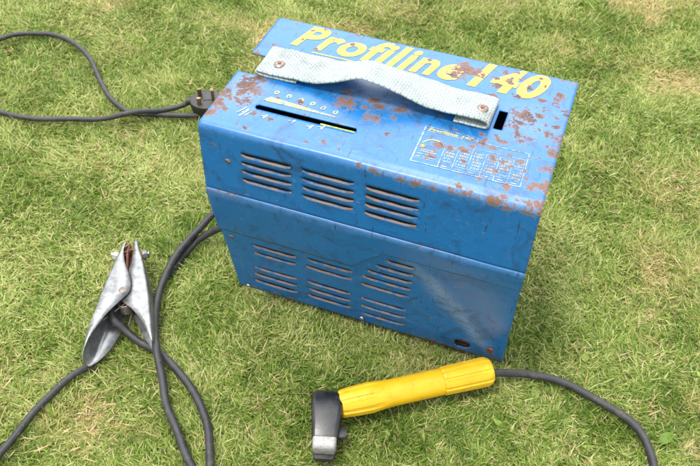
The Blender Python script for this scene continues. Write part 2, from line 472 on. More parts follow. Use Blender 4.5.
# ---- cover: back, top, fold, upper front
xs = cuts(-XW, XW, 0.0030, [v for h in TOPH for v in h[:2]]+[v for a, b in UPC for v in (a, b)])
prof = []
for z in [0.014+(0.276-0.014)*i/20 for i in range(21)]: prof.append((D+0.0005, z, 50.0))
for i in range(1, 5):
    a = math.pi/2*i/5; prof.append((D+0.0005-0.006+0.006*math.cos(a), 0.278+0.006*math.sin(a), 40.0-i*0.1))
for y in reversed(cuts(FR, 0.200, 0.0030, [v for h in TOPH for v in h[2:]])):
    t = y/D
    prof.append((y, H+(HB-H)*t+0.0005*math.sin(math.pi*t), y))
zz = H-0.0002
for i in range(1, 7):
    a = math.pi/2*i/7
    prof.append((FR-FR*math.sin(a)-0.0003, zz-FR*(1-math.cos(a)), -0.5-i*0.01))
ZE = 0.2045
for z in reversed(cuts(ZE+0.002, H-FR, 0.003, [v for s in UPS for v in s[2:]])):
    prof.append((zup(z), z, 100+(H-z)))
holes = [(a, b, c, d) for a, b, c, d in TOPH]+[(a, b, 100+(H-d), 100+(H-c)) for a, b, c, d in UPS]
def wearf(x, y, z, k):
    if k > 99:
        v = 0.0
        if z > H-0.014: v = top_wear(x, -0.005)*max(0, 1-(H-FR-z)/0.006)
        v = max(v, 0.75*math.exp(-((x+0.155)**2+(z-0.268)**2)/0.003**2))
        v = max(v, 0.55*math.exp(-((x+0.150)/0.022)**2-((z-0.2055)/0.0012)**2))
        v = max(v, 0.5*math.exp(-((x-XW)/0.003)**2))
        return v
    if k > 30: return 0.2
    return top_wear(x, y)
def fade_sheen_fn(x, y, z, k):
    if k > 99:
        v = 0.02+0.20*max(0, 1-(H-FR-z)/0.004)*(0.35+0.65*(x > 0.03))
        return v
    if k < -0.4 or (k < 0.012): return 0.10+0.38*(1/(1+math.exp(-(x-0.02)*60)))
    if k > 30: return 0.2
    return top_fade_sheen(x, y)
cover = grid_sheet(xs, prof, holes, 'cover', BLUE, wearf, fade_sheen_fn, dent=0.0007, parent=welder)
for v in cover.data.vertices:                       # the back sheet is a little narrower than the top
    if v.co.y > 0.2 and v.co.z < 0.279: v.co.x *= 0.93
solid(cover, 0.0013)

# ---- cover flap: small crease plus strip down to the stepped seam
def seamz(x):
    pts = [(-0.20, 0.1295), (-0.0110, 0.1288), (0.0250, 0.1728), (0.20, 0.1762)]
    for (a, za), (b, zb) in zip(pts[:-1], pts[1:]):
        if x <= b: return za+(zb-za)*(x-a)/(b-a)
    return zb
xs2 = cuts(-XW, XW, 0.003, [-0.0110, 0.0250])
rows = 16
V, F, Wv, Fv = [], [], [], []
prf = [(zup(ZE+0.002), ZE+0.002), (YC-0.0008, ZE+0.0008), (YC-0.0014, ZE-0.0004), (YC-0.0014, ZE-0.0018)]
for x in xs2:
    for (y, z) in prf:
        V.append((x, y, z)); Wv.append(0.45*math.exp(-((x-XW)/0.004)**2)+0.5*math.exp(-((x+0.150)/0.022)**2)); Fv.append(0.22)
    zb = seamz(x)
    for k in range(1, rows+1):
        z = ZE-0.0018+(zb-(ZE-0.0018))*k/rows
        dn = mnoise.noise(Vector((x*15, 2, z*15)))*0.0008
        y = ylo(z)-0.0024+min(1, (ZE-z)/0.01)*dn
        V.append((x, y, z)); Wv.append(0.0 if k < rows-1 else 0.18); Fv.append(0.03 if k > 1 else .15)
nr = rows+4
for i in range(len(xs2)-1):
    for j in range(nr-1):
        F.append((i*nr+j, i*nr+j+1, (i+1)*nr+j+1, (i+1)*nr+j))
me = bpy.data.meshes.new('cover_flap'); me.from_pydata(V, [], F)
at = me.attributes.new('wear', 'FLOAT', 'POINT'); at.data.foreach_set('value', Wv)
at = me.attributes.new('fade_sheen', 'FLOAT', 'POINT'); at.data.foreach_set('value', Fv)
flap = link('cover_flap', me, BLUE, welder, True, 50)
solid(flap, 0.0012)

# ---- lower front panel
HX, HZ = 0.1200, 0.0165
xs3 = cuts(-XW+0.0006, XW-0.0006, 0.003, [v for s in LOS for v in s[:2]])
zs3 = cuts(-0.003, ZC-0.006, 0.003, [v for s in LOS for v in s[2:]])
prof3 = [(ylo(z)+0.0006, z, 100+(ZC-z)) for z in reversed(zs3)]
# round hole: approximate by stacked cuts
RH = 0.0095
holes3 = [(a, b, 100+(ZC-d), 100+(ZC-c)) for a, b, c, d in LOS]
def wear3(x, y, z, k):
    v = 0.0
    v = max(v, 1.0*math.exp(-((x-0.1530)**2/0.0055**2+(z-0.016)**2/0.015**2)))
    v = max(v, 0.75*math.exp(-((z+0.001)/0.0075)**2)*(0.45+0.55*(x > 0.05)))
    v = max(v, 0.06)
    v = max(v, 0.42*math.exp(-((x-HX)**2+(z-HZ+0.004)**2)/0.013**2))
    v = max(v, 0.55*math.exp(-((x+0.158)**2/0.003**2+(z-0.055)**2/0.02**2)))
    return v
def fade3(x, y, z, k):
    # rubbed streak fanning down to the lower right corner
    t = (0.165-z)/0.14
    v = 0.0
    if -0.1 < t < 1.15:
        xc = 0.055+0.090*max(t, 0)**0.8
        wd = 0.006+0.011*max(0, 1-abs(t-0.45)*1.3)
        v = 0.62*math.exp(-((x-xc)/wd)**2)*min(1, max(0, (t+0.1)*4))*min(1, max(0, (1.15-t)*5))
    return 0.03+v
lower = grid_sheet(xs3, prof3, holes3, 'front_panel', BLUE, wear3, fade3, dent=0.0008, parent=welder)
# cut the round hole in the panel with bmesh: push nearest vertices out onto the circle
bm = bmesh.new(); bm.from_mesh(lower.data)
dele = [v for v in bm.verts if ((v.co.x-HX)**2+(v.co.z-HZ)**2) < (RH*0.86)**2]
bmesh.ops.delete(bm, geom=dele, context='VERTS')
for v in bm.verts:
    dx, dz = v.co.x-HX, v.co.z-HZ
    q = math.hypot(dx, dz)
    if q < RH*1.25 and v.is_boundary:
        v.co.x = HX+dx/q*RH; v.co.z = HZ+dz/q*RH; v.co.y = ylo(v.co.z)+0.0006
bm.to_mesh(lower.data); bm.free()
lower.data.polygons.foreach_set('use_smooth', [True]*len(lower.data.polygons))
solid(lower, 0.0012)
from_py('hole_backing', *box_vf(HX-0.016, HX+0.016, ylo(HZ)+0.009, ylo(HZ)+0.011, -0.002, HZ+0.004), RUSTY, welder, False)

# ---- louvre lips: each a pressed-in blade with a dusty ledge
def lip(x0, x1, z0, z1, yf):
    n = 10; V = []
    for i in range(n+1):
        t = i/n; x = x0+(x1-x0)*t
        e = 1-min(1, min(t, 1-t)*n/1.2)           # ends close up
        zt = z0+(z1-z0)*0.62
        jit = 0.0003*math.sin(x*300+z0*900)
        hh = z1-z0
        V += [(x, yf(z0)-0.0002, z0-0.0003), (x, yf(z0)-0.0016*(1-e), z0+hh*0.22), (x, yf(z0)-0.0004*(1-e)+0.0003, z0+hh*(0.52+0.2*e)+jit),
              (x, yf(z0)+0.0080, z0+hh*0.30)]
    F = []
    for i in range(n):
        for j in range(3):
            F.append((i*4+j, i*4+j+1, (i+1)*4+j+1, (i+1)*4+j))
    return V, F
def louvre(a, b, c, d, yf):
    V, F = lip(a, b, c, d, yf)
    o = from_py('louvre', V, F, BLUE, welder, fix=False)
    o.data.materials.append(DUSTY); o.data.materials.append(DARK)
    for i, p in enumerate(o.data.polygons): p.material_index = (0, 1, 2)[i % 3]
    for nm, val in (('wear', 0.16), ('fade_sheen', 0.10)):
        at = o.data.attributes.new(nm, 'FLOAT', 'POINT'); at.data.foreach_set('value', [val]*len(V))
for a, b, c, d in UPS: louvre(a, b, c, d, zup)
for a, b, c, d in LOS: louvre(a, b, c, d, lambda z: ylo(z)+0.0006)

# ---- inset side panels, base, inner dark chassis
def side(x0, x1):
    pts = [(0.200, 0.012), (0.200, 0.276), (0.006, 0.2845), (0.003, ZC), (0.034, 0.012)]
    V = [(x, y, z) for x in (x0, x1) for y, z in pts]; n = len(pts)
    F = [tuple(range(n)), tuple(range(n, 2*n))]+[(i, (i+1) % n, n+(i+1) % n, n+i) for i in range(n)]
    return V, F
for x0, x1 in ((-0.146, -0.1445), (0.1445, 0.146)):
    from_py('side_panel', *side(x0, x1), BLUE, welder, False)
from_py('base_plate', *box_vf(-0.144, 0.144, 0.036, 0.203, 0.006, 0.008), DARK, welder, False)
from_py('transformer', *box_vf(-0.135, 0.095, 0.060, 0.180, 0.009, 0.235), DARK, welder, False)
for x in (-0.12, 0.12):
    for y in (0.06, 0.17):
        from_py('foot', *cyl((x, y, -0.012), (0, 0, 1), 0.011, 0.018), RUBBER, welder)
from_py('scale_strip', *box_vf(-0.058, -0.021, 0.0415, 0.0443, H-0.0046, H-0.0026), OLIVE, welder, False)

# ---- screws
def screw(c, ax, rad, m, slot=True):
    o = from_py('screw', *cyl(c, ax, rad, 0.0018, 18, [(0, 1), (0.35, 1), (0.8, 0.8), (1, 0.45)]), m, welder)
    if slot:
        ax = Vector(ax).normalized(); a = ax.cross(Vector((0.5, 0.2, 1))).normalized(); b = ax.cross(a)
        cc = Vector(c)+ax*0.00165
        V = [cc+a*s*rad*0.85+b*q*rad*0.14+ax*h for s in (-1, 1) for q in (-1, 1) for h in (-0.0004, 0.0003)]
        from_py('screw_slot', V, box_vf(0, 1, 0, 1, 0, 1)[1], DARK, o, False)
    return o
screw((-0.1408, zup(.2506)+0.0002, 0.2506), (0, -1, 0), 0.0033, STEEL)
screw((-0.1584, ylo(.1150)+0.0004, 0.1150), (0, -1, -0.1), 0.0033, STEEL)
screw((-0.1560, ylo(.004)-0.0006, 0.0040), (0, -1, -0.1), 0.0026, BRIGHT, False)
screw((-0.0045, ylo(.008)-0.0006, 0.0080), (0, -1, -0.1), 0.0026, BRIGHT, False)
screw((0.1535, ylo(.0260)-0.0002, 0.0260), (0, -1, -0.1), 0.0030, RUSTY)

# ---- printed lettering on the top
def topz(y):
    t = y/D
    return H+(HB-H)*t+0.0005*math.sin(math.pi*t)
def finish_print(bm, name, m, z_off=0.00035, parent=welder, maxlen=0.0022):
    bmesh.ops.triangulate(bm, faces=bm.faces)
    for it in range(6):
        es = [e for e in bm.edges if e.calc_length() > maxlen]
        if not es: break
        bmesh.ops.subdivide_edges(bm, edges=es, cuts=1, use_grid_fill=False)
        bmesh.ops.triangulate(bm, faces=bm.faces)
    Wv = []
    for v in bm.verts:
        x, y = v.co.x, v.co.y
        dn = mnoise.noise(Vector((x*18, y*18, topz(y)*18+3)))*0.0007
        v.co.z = topz(y)+dn+z_off
    me = bpy.data.meshes.new(name); bm.to_mesh(me); bm.free()
    for a_, fn in (('wear', top_wear), ('fade_sheen', lambda x, y: 0.0)):
        at = me.attributes.new(a_, 'FLOAT', 'POINT')
        at.data.foreach_set('value', [fn(v.co.x, v.co.y) for v in me.vertices])
    # make every face look up
    o = link(name, me, m, parent, False)
    bm = bmesh.new(); bm.from_mesh(me)
    for fc in bm.faces:
        if fc.normal.z < 0: fc.normal_flip()
    bm.to_mesh(me); bm.free()
    return o

def text_bm(s, x0, x1, y0, y1, weight=0.03, shear=0.0, refchars=None):
    """outline text fitted so its box is x0..x1 by y0..y1 (before shear)"""
    cu = bpy.data.curves.new('txt', 'FONT'); cu.body = s; cu.size = 1; cu.offset = weight
    cu.space_character = 1.09; cu.resolution_u = 6
    o = bpy.data.objects.new('txt', cu); C.objects.link(o)
    dg = bpy.context.evaluated_depsgraph_get(); dg.update()
    me = bpy.data.meshes.new_from_object(o.evaluated_get(dg))
    bpy.data.objects.remove(o); bpy.data.curves.remove(cu)
    bm = bmesh.new(); bm.from_mesh(me); bpy.data.meshes.remove(me)
    bmesh.ops.remove_doubles(bm, verts=bm.verts, dist=1e-5)
    X = [v.co.x for v in bm.verts]; Y = [v.co.y for v in bm.verts]
    ax, bx, ay, by = min(X), max(X), min(Y), max(Y)
    for v in bm.verts:
        ty = (v.co.y-ay)/(by-ay)
        y = y0+(y1-y0)*ty
        v.co.x = x0+(x1-x0)*(v.co.x-ax)/(bx-ax)+shear*(y-y0)
        v.co.y = y
    return bm
finish_print(text_bm('Profiline', -0.1385, 0.0475, 0.1560, 0.1995, 0.036, 0.30), 'lettering', YEL)
finish_print(text_bm('140', 0.0605, 0.1335, 0.1540, 0.2010, 0.045, 0.30), 'lettering', YEL)
def quads_bm(qs):
    bm = bmesh.new()
    for q in qs: bm.faces.new([bm.verts.new((x, y, 0)) for x, y in q])
    return bm
def rect(x0, x1, y0, y1, sh=0): return [(x0, y0), (x1, y0), (x1+sh, y1), (x0+sh, y1)]
finish_print(quads_bm([rect(-0.110, 0.02, 0.1500, 0.1517)]), 'underline', YEL)

# current scale: wedge and little figures
finish_print(quads_bm([[(-0.1245, 0.0555), (-0.0470, 0.0555), (-0.0470, 0.0568), (-0.1200, 0.0635)]]), 'wedge_mark', YEL_WORN)
for (x, y) in [(-0.1166, 0.0717), (-0.1026, 0.0705), (-0.0888, 0.0690), (-0.0756, 0.0677), (-0.0633, 0.0650), (-0.0493, 0.0630)]:
    finish_print(text_bm('0', x-0.0030, x+0.0022, y-0.0030, y+0.0030, 0.03, 0.1), 'scale_figure', YEL_WORN, maxlen=0.004)
for (x, y, a) in [(-0.1350, 0.0300, 1), (-0.1131, 0.0325, 0), (-0.0843, 0.0350, 0), (-0.0649, 0.0340, 0), (-0.0540, 0.0370, 0), (-0.139, 0.034, 1)]:
    qs = [rect(x-0.004, x+0.002, y-0.001, y+0.0008), rect(x-0.001, x+0.0012, y-0.0035, y+0.003, 0.002)]
    if a: qs = [rect(x-0.003, x-0.0012, y-0.006, y+0.006, 0.006), rect(x+0.002, x+0.0035, y-0.004, y+0.004, 0.004)]
    finish_print(quads_bm(qs), 'scale_mark', WHT)

# duty table
T = 0.00060
lines = [rect(0.0412, 0.1458, 0.0220, 0.0220+T*1.5), rect(0.0406, 0.0412+T, 0.0220, 0.0760, -0.0002),
         rect(0.0406, 0.0940, 0.0752, 0.0752+T), rect(0.0406, 0.0940, 0.0688, 0.0688+T*.8), rect(0.0933, 0.0933+T, 0.0220, 0.0752),
         rect(0.0940, 0.1450, 0.0700, 0.0700+T), rect(0.1452, 0.1452+T, 0.0220, 0.0700, -0.001),
         rect(0.0412, 0.1455, 0.0285, 0.0285+T*.6)]
for x in (0.0667, 0.0800, 0.1067, 0.1197, 0.1326):
    lines.append(rect(x, x+T*.9, 0.0220, 0.0560))
lines.append(rect(0.1000, 0.1450, 0.0600, 0.0600+T*.7))
finish_print(quads_bm(lines), 'duty_table', WHT, maxlen=0.004)
finish_print(text_bm('Profiline 140', 0.0450, 0.0890, 0.0700, 0.0742, 0.03, 0.3), 'table_heading', YEL, maxlen=0.005)
rr = random.Random(3)
qs = []
cols = [(0.0672, 0.0795), (0.0805, 0.0928), (0.0942, 0.1062), (0.1074, 0.1192), (0.1204, 0.1322), (0.1333, 0.1450)]
for (a, b) in cols:
    for k in range(6):
        y = 0.0308+k*0.0042
        if True:
            finish_print(text_bm(str(rr.choice((200, 250, 300, 400, 125, 160, 180, 100, 140))), a+0.0018, b-0.0016, y, y+0.0027, 0.0, 0.05), 'table_figure', WHT if rr.random() < .6 else YEL, maxlen=0.006)
    qs.append(rect(a+0.003, b-0.004, 0.0245, 0.0257))
for k in range(2):
    qs.append(rect(0.0440, 0.0625, 0.0305+k*0.004, 0.0313+k*0.004))
finish_print(quads_bm(qs), 'table_figures', WHT, maxlen=0.005)
# small yellow arc and star in the heading cell
qs = []
for k in range(10):
    a0, a1 = math.radians(160-k*12), math.radians(160-(k+1)*12)
    c = (0.0555, 0.0470); ra, rb_ = 0.0105, 0.0118
    qs.append([(c[0]+ra*math.cos(a0), c[1]+ra*math.sin(a0)), (c[0]+rb_*math.cos(a0), c[1]+rb_*math.sin(a0)),
               (c[0]+rb_*math.cos(a1), c[1]+rb_*math.sin(a1)), (c[0]+ra*math.cos(a1), c[1]+ra*math.sin(a1))])
for k in range(4):
    a = math.pi*k/4
    dx, dy = 0.0028*math.cos(a), 0.0028*math.sin(a); px, py = -dy*0.15, dx*0.15
    qs.append([(0.0462-dx-px, 0.046-dy-py), (0.0462+dx-px, 0.046+dy-py), (0.0462+dx+px, 0.046+dy+py), (0.0462-dx+px, 0.046-dy+py)])
qs.append(rect(0.046, 0.062, 0.0385, 0.0393)); qs.append(rect(0.046, 0.058, 0.0410, 0.0417))
bmq = quads_bm(qs)
finish_print(bmq, 'table_symbol', YEL, maxlen=0.005)

# ---- strap handle
Y0S, Y1S = 0.0905, 0.1370
hF = [(-.150,.0060),(-.128,.0062),(-.110,.0062),(-.0784,.0092),(-.0586,.0172),(-.0453,.0247),(-.0317,.0282),(-.0149,.0262),(.0115,.0178),(.0365,.0112),(.056,.0108),(.075,.0128),(.088,.0122),(.098,.0090)]
hB = [(-.150,.0065),(-.128,.0070),(-.110,.0062),(-.0900,.0078),(-.0720,.0068),(-.0560,.0112),(-.0427,.0158),(-.0290,.0172),(-.0147,.0138),(.0050,.0118),(.0217,.0108),(.0353,.0078),(.0575,.0062),(.0750,.0065),(.098,.0070)]
def itp(T_, x): return float(np.interp(x, [a for a, b in T_], [b for a, b in T_]))
def strap_path(v):
    """v 0 front .. 1 back; list of (x, z above the top)"""
    hh = lambda x: itp(hF, x)*(1-v)+itp(hB, x)*v
    P = []
    for x in np.linspace(-0.104, -0.143, 9): P.append((x, 0.0019))
    zl = hh(-0.145)
    for i in range(1, 8):
        a = math.pi*i/8
        P.append((-0.1445-0.0045*math.sin(a), 0.0019+(zl-0.0019)*(1-math.cos(a))/2))
    for x in np.linspace(-0.1435, 0.0930, 90): P.append((x, hh(x)+0.0004*math.sin(x*160+v*2)))
    zr = hh(0.093)
    for i in range(1, 8):
        a = math.pi*i/8
        P.append((0.0940+0.0048*math.sin(a), zr+(0.0019-zr)*(1-math.cos(a))/2))
    for x in np.linspace(0.0925, 0.064, 8): P.append((x, 0.0019+(0.0008 if 0.07 < x < 0.088 else 0)))
    return P
nv = 12
paths = [strap_path(i/nv) for i in range(nv+1)]
# light smoothing along the path
def sm(P):
    A = np.array(P)
    for _ in range(5):
        B = A.copy(); B[1:-1] = (A[:-2]+2*A[1:-1]+A[2:])/4
        A[8+8:-16] = B[8+8:-16]
    return A
paths = [sm(p) for p in paths]
npth = len(paths[0])
V, UV = [], []
L_ = np.concatenate([[0], np.cumsum(np.hypot(*np.diff(paths[6], axis=0).T))])
for j in range(npth):
    for i in range(nv+1):
        v = i/nv
        x, z = paths[i][j]
        yy = Y0S+(Y1S-Y0S)*v + 0.0007*math.sin(x*45+1)+0.0007*(2*v-1)*mnoise.noise(Vector((x*140, v*2, 0)))
        crown = 0.0003*math.sin(math.pi*v)+0.0009*mnoise.noise(Vector((x*70, v*3, 5)))
        V.append((x, yy, topz(yy)+z+crown)); UV.append((L_[j], v*(Y1S-Y0S)))
F = [(j*(nv+1)+i, j*(nv+1)+i+1, (j+1)*(nv+1)+i+1, (j+1)*(nv+1)+i) for j in range(npth-1) for i in range(nv)]
me = bpy.data.meshes.new('strap_handle'); me.from_pydata(V, [], F)
uvl = me.uv_layers.new(name='UVMap')
for lp in me.loops: uvl.data[lp.index].uv = UV[lp.vertex_index]
strap = link('strap_handle', me, WEB, welder, True, 0)
strap['label'] = 'white woven webbing carrying strap, folded and riveted at both ends'
m_ = solid(strap, 0.0022, 0)
for (x, y) in ((-0.1290, 0.1080), (0.0880, 0.1080)):
    v = (y-Y0S)/(Y1S-Y0S)
    zt = topz(y)+itp(hF, x)*(1-v)+itp(hB, x)*v+0.0010
    o = from_py('rivet', *cyl((x, y, zt), (0, 0, 1), 0.0060, 0.0022, 22, [(0, 1), (0.4, 1), (0.75, 0.82), (1, 0.45)]), STEEL, strap)
    from_py('rivet_stem', *cyl((x, y, zt+0.0018), (0, 0, 1), 0.0019, 0.0012, 12), RUSTY, o)
    from_py('rivet_post', *cyl((x, y, topz(y)-0.001), (0, 0, 1), 0.0025, 0.008, 12), STEEL, o)

# ------------------------------------------------------------------ cables
CABLES = []
def cable(name, pts, rad, label, n=8, sag=True, group=None):
    pts = [(p[0], p[1], p[2]) for p in pts]
    path = catmull([(a_, b_, c_-0.0025 if c_ < 0.012 else c_) for a_, b_, c_ in pts], n)
    path = [(p[0]+0.0006*math.sin(i*0.37), p[1]+0.0006*math.cos(i*0.29), p[2]+0.0005*math.sin(i*0.21)) for i, p in enumerate(path)]
    V, F = tube(path, rad)
    o = from_py(name, V, F, RUBBER)
    tag(o, label, 'cable', 'black cables lying on the lawn')
    CABLES.append((np.array(path), rad))
    return o
R_W = 0.0047
cable('welding_cable', [(-0.150, 0.125, 0.080), (-0.185, 0.1265, 0.068), (-0.2159,0.1185,0.0500),(-0.2368,0.1110,0.0300),(-0.2480,0.0900,0.0180),(-0.2600,0.0620,0.0110),(-0.2631,0.0274,0.007),(-0.2590,-0.0092,0.006),
    (-0.2474,-0.0430,0.006),(-0.2326,-0.0724,0.008),(-0.2111,-0.1028,0.0130),(-0.1954,-0.1255,0.008),(-0.1743,-0.1525,0.005),(-0.1538,-0.1742,0.004),(-0.1321,-0.1944,0.004),
    (-0.1081,-0.2151,0.004),(-0.0832,-0.2343,0.004),(-0.060,-0.262,0.004),(-0.045,-0.30,0.003)], R_W,
    'thick black cable from behind the welder passing over another beside the clamp')
cable('earth_cable', [(-0.2900,-0.0700,0.0190),(-0.2880,-0.0740,0.0185),(-0.2795,-0.0825,0.0140),(-0.2634,-0.0868,0.0070),(-0.2425,-0.0915,0.0025),(-0.2200,-0.0961,0.001),(-0.1947,-0.1051,0.003),
    (-0.1653,-0.1215,0.004),(-0.1405,-0.1400,0.004),(-0.1170,-0.1646,0.004),(-0.1005,-0.1903,0.004),(-0.0882,-0.2197,0.003),(-0.083,-0.25,0.003),(-0.088,-0.29,0.002)], R_W,
    'thick black cable coming out of the galvanised clamp and curving to the bottom edge')
cable('electrode_cable', [(-0.2800,-0.1200,-0.005),(-0.2815,-0.1300,-0.004),(-0.2840,-0.1410,-0.001),(-0.2900,-0.1547,0.003),(-0.2969,-0.1728,0.003),(-0.3032,-0.1973,0.003),(-0.3072,-0.2242,0.003),
    (-0.3100,-0.2498,0.003),(-0.3106,-0.2775,0.003),(-0.3066,-0.3001,0.003),(-0.30,-0.35,0.003)], 0.0042,
    'thin black cable running from under the clamp handle to the lower left corner')
cable('welding_cable', [(-0.150, 0.085, 0.055),(-0.180, 0.0845, 0.046),(-0.2165,0.0843,0.0300),(-0.2350,0.0822,0.0160),(-0.2500,0.0730,0.0060),(-0.2560,0.0620,0.0010),(-0.2600,0.040,-0.002),(-0.262,0.015,-0.004)], 0.0046,
    'short length of black cable leaving the welder low on its left and joining another')
cable('holder_cable', [(0.1450,-0.0080,0.0165),(0.1520,-0.0035,0.0165),(0.1602,0.0020,0.0140),(0.1812,0.0150,0.0080),(0.2032,0.0244,0.004),(0.2319,0.0264,0.004),(0.2612,0.0232,0.004),(0.2907,0.0148,0.004),
    (0.3140,0.0060,0.004),(0.3319,-0.0057,0.004),(0.3446,-0.0227,0.004),(0.3511,-0.0437,0.004),(0.3551,-0.0707,0.004),(0.356,-0.11,0.004)], 0.0046,
    'black cable curving right from the end of the yellow handle')
cable('mains_cable', [(-0.3790,0.3190,0.0120),(-0.3833,0.3172,0.0120),(-0.3992,0.3074,0.008),(-0.4236,0.2883,0.008),(-0.4534,0.2647,0.012),(-0.5006,0.2423,0.004),(-0.5507,0.2248,0.004),(-0.5938,0.2100,0.004),
    (-0.6249,0.2034,0.004),(-0.6518,0.2034,0.004),(-0.6804,0.2053,0.004),(-0.74,0.21,0.004)], 0.0039,
    'straight black cord running left from the mains plug')
cable('mains_cable', [(-0.150, 0.16, 0.06),(-0.20, 0.23, 0.04),(-0.245,0.30,0.010),(-0.2940,0.3220,0.003),(-0.3424,0.3122,0.003),(-0.3917,0.2926,0.003),(-0.4378,0.2818,0.001),(-0.4717,0.2754,0.002),(-0.5070,0.2877,0.004),
    (-0.5370,0.3107,0.004),(-0.5648,0.3383,0.004),(-0.6011,0.3699,0.004),(-0.6437,0.3951,0.004),(-0.6861,0.4035,0.004),(-0.7209,0.3966,0.004),(-0.7507,0.3824,0.004),
    (-0.7657,0.3616,0.004),(-0.7770,0.3364,0.004),(-0.79,0.30,0.004)], 0.0039,
    'black cord looping up in a hump at the far left of the lawn')

# ------------------------------------------------------------------ earth clamp
clamp = thing('earth_clamp', 'galvanised sprung earth clamp with rusty jaws lying on the grass', 'clamp', (-0.285, -0.05, 0))
iv = Matrix.Translation((0.285, 0.05, 0))
def cl(name, VF, m, parent=clamp, **k):
    V = [tuple(iv @ Vector(v)) if parent is clamp else tuple(v) for v in VF[0]]
    return from_py(name, V, VF[1], m, parent, **k)
def lever(st, n=6):
    """st: rows of (Ox,Oy,zt, Ix,Iy, Bx,By,zb, Jx,Jy): outer top, inner top, outer bottom, inner bottom"""
    S = catmull(st, n); V = []
    for s in S:
        O = Vector((s[0], s[1], s[2])); I = Vector((s[3], s[4], s[2]+0.0004)); B = Vector((s[5], s[6], s[7])); J = Vector((s[8], s[9], s[7]))
        d1 = (I-O); d2 = (B-O); d3 = (J-B)
        e = 0.0028
        def pt(P, d): 
            L = d.length
            return P+d*(min(e, L*0.4)/L if L > 1e-6 else 0)
        ring = [I, (O+I)/2, pt(O, d1), O+(pt(O, d1)-O)*0.25+(pt(O, d2)-O)*0.25, pt(O, d2), (O+B)/2, pt(B, -d2), B+(pt(B, -d2)-B)*0.25+(pt(B, d3)-B)*0.25, pt(B, d3), J]
        V += ring
    k = 10
    F = [(i*k+j, i*k+j+1, (i+1)*k+j+1, (i+1)*k+j) for i in range(len(S)-1) for j in range(k-1)]
    return V, F
A = [(-.3246,.0249,.025,-.3232,.0240,-.3240,.0230,.010,-.3215,.022),
     (-.3205,.0050,.029,-.3148,.0050,-.3185,.0035,.007,-.311,.003),
     (-.3164,-.0117,.031,-.3010,-.0135,-.3145,-.0130,.005,-.300,-.014),
     (-.3130,-.0290,.0315,-.2835,-.0320,-.3105,-.0300,.004,-.286,-.031),
     (-.3090,-.0470,.0315,-.2752,-.0480,-.3050,-.0490,.004,-.280,-.048),
     (-.3051,-.0625,.0315,-.2775,-.0630,-.2990,-.0640,.003,-.276,-.064),
     (-.2987,-.0886,.031,-.2832,-.0865,-.2910,-.0860,.003,-.2700,-.0870),
     (-.2936,-.1121,.029,-.2858,-.1150,-.2850,-.1120,.003,-.2690,-.1120),
     (-.2885,-.1300,.024,-.2862,-.1310,-.2810,-.1300,.003,-.2720,-.1290),
     (-.2860,-.1400,.018,-.2850,-.1410,-.2805,-.1395,.003,-.2760,-.1385),
     (-.2835,-.1450,.010,-.2830,-.1455,-.2815,-.1440,.004,-.2800,-.1440)]
la = cl('lever', lever(A), ZINC, sharp=60, fix=False); solid(la, 0.0013, 1)
B = [(-.3140,.0350,.0225,-.3165,.0325,-.3130,.0340,.009,-.315,.032),
     (-.3100,.0295,.0250,-.3128,.0245,-.3085,.0285,.007,-.311,.024),
     (-.3030,.0205,.027,-.3060,.0130,-.3000,.0190,.006,-.305,.013),
     (-.2903,.0066,.0288,-.2975,-.0060,-.2860,.0045,.004,-.297,-.006),
     (-.2770,-.0100,.0292,-.2930,-.0230,-.2720,-.0120,.003,-.290,-.023),
     (-.2641,-.0269,.0292,-.2850,-.0400,-.2590,-.0290,.003,-.283,-.040),
     (-.2540,-.0410,.0292,-.2790,-.0610,-.2490,-.0430,.003,-.277,-.058),
     (-.2420,-.0590,.0285,-.2600,-.0690,-.2370,-.0610,.003,-.262,-.068),
     (-.2290,-.0790,.026,-.2380,-.0815,-.2250,-.0800,.003,-.243,-.084),
     (-.2185,-.0965,.022,-.2195,-.0975,-.2160,-.0965,.003,-.222,-.098)]
lb = cl('lever', lever(B), ZINC, sharp=60, fix=False); solid(lb, 0.0013, 1)
tv, tf = [], []
for (bx, by, dx) in ((-.3228, .0245, 1), (-.3135, .0305, -1)):
    for k in range(5):
        o_ = len(tv); t = k*0.0042
        x0_, y0_ = (bx+t*0.42*1.0, by-t) if dx > 0 else (bx+t*0.50, by-t)
        tv += [(x0_, y0_, .010), (x0_, y0_, .024), (x0_+0.0014, y0_-0.0042, .010), (x0_+0.0014, y0_-0.0042, .024), (x0_+dx*0.0022, y0_-0.0021, .010), (x0_+dx*0.0022, y0_-0.0021, .024)]
        tf += [(o_, o_+1, o_+5, o_+4), (o_+4, o_+5, o_+3, o_+2), (o_+1, o_+3, o_+5), (o_, o_+4, o_+2)]
cl('jaw_teeth', (tv, tf), RUSTY, smooth=False)
# pivot pin, spring, rusty jaw plates, braid, bolts
piv = (-.2831, -.0503)
cl('pivot_rivet', merge(cyl((*piv, 0.0), (0, 0, 1), 0.0028, 0.0335, 16), cyl((*piv, 0.0325), (0, 0, 1), 0.0046, 0.0020, 20, [(0, 1), (.5, 1), (.85, .75), (.86, .55), (.7, .5)])), STEEL)
sp = [(piv[0]+0.006+0.0075*math.cos(t*0.55), piv[1]-0.010+0.0075*math.sin(t*0.55), 0.007+0.0175*t/70) for t in range(71)]
sp = [(-.262, -.082, .010)]+sp+[(-.292, -.088, .016)]
cl('spring', tube(sp, 0.0011, 8), STEEL)
def plate(pts, z0, z1, th=0.0012):
    V = []; F = []
    for (x, y) in pts: V += [(x, y, z0), (x, y, z1)]
    for i in range(len(pts)-1): F.append((2*i, 2*i+1, 2*i+3, 2*i+2))
    return V, F
o = cl('jaw_plate', plate([(-.3185,.0245), (-.3155,.0130), (-.3090,.0000), (-.3000,-.0150), (-.294,-.030)], 0.006, 0.0245), RUSTY); solid(o, 0.0014, 0)
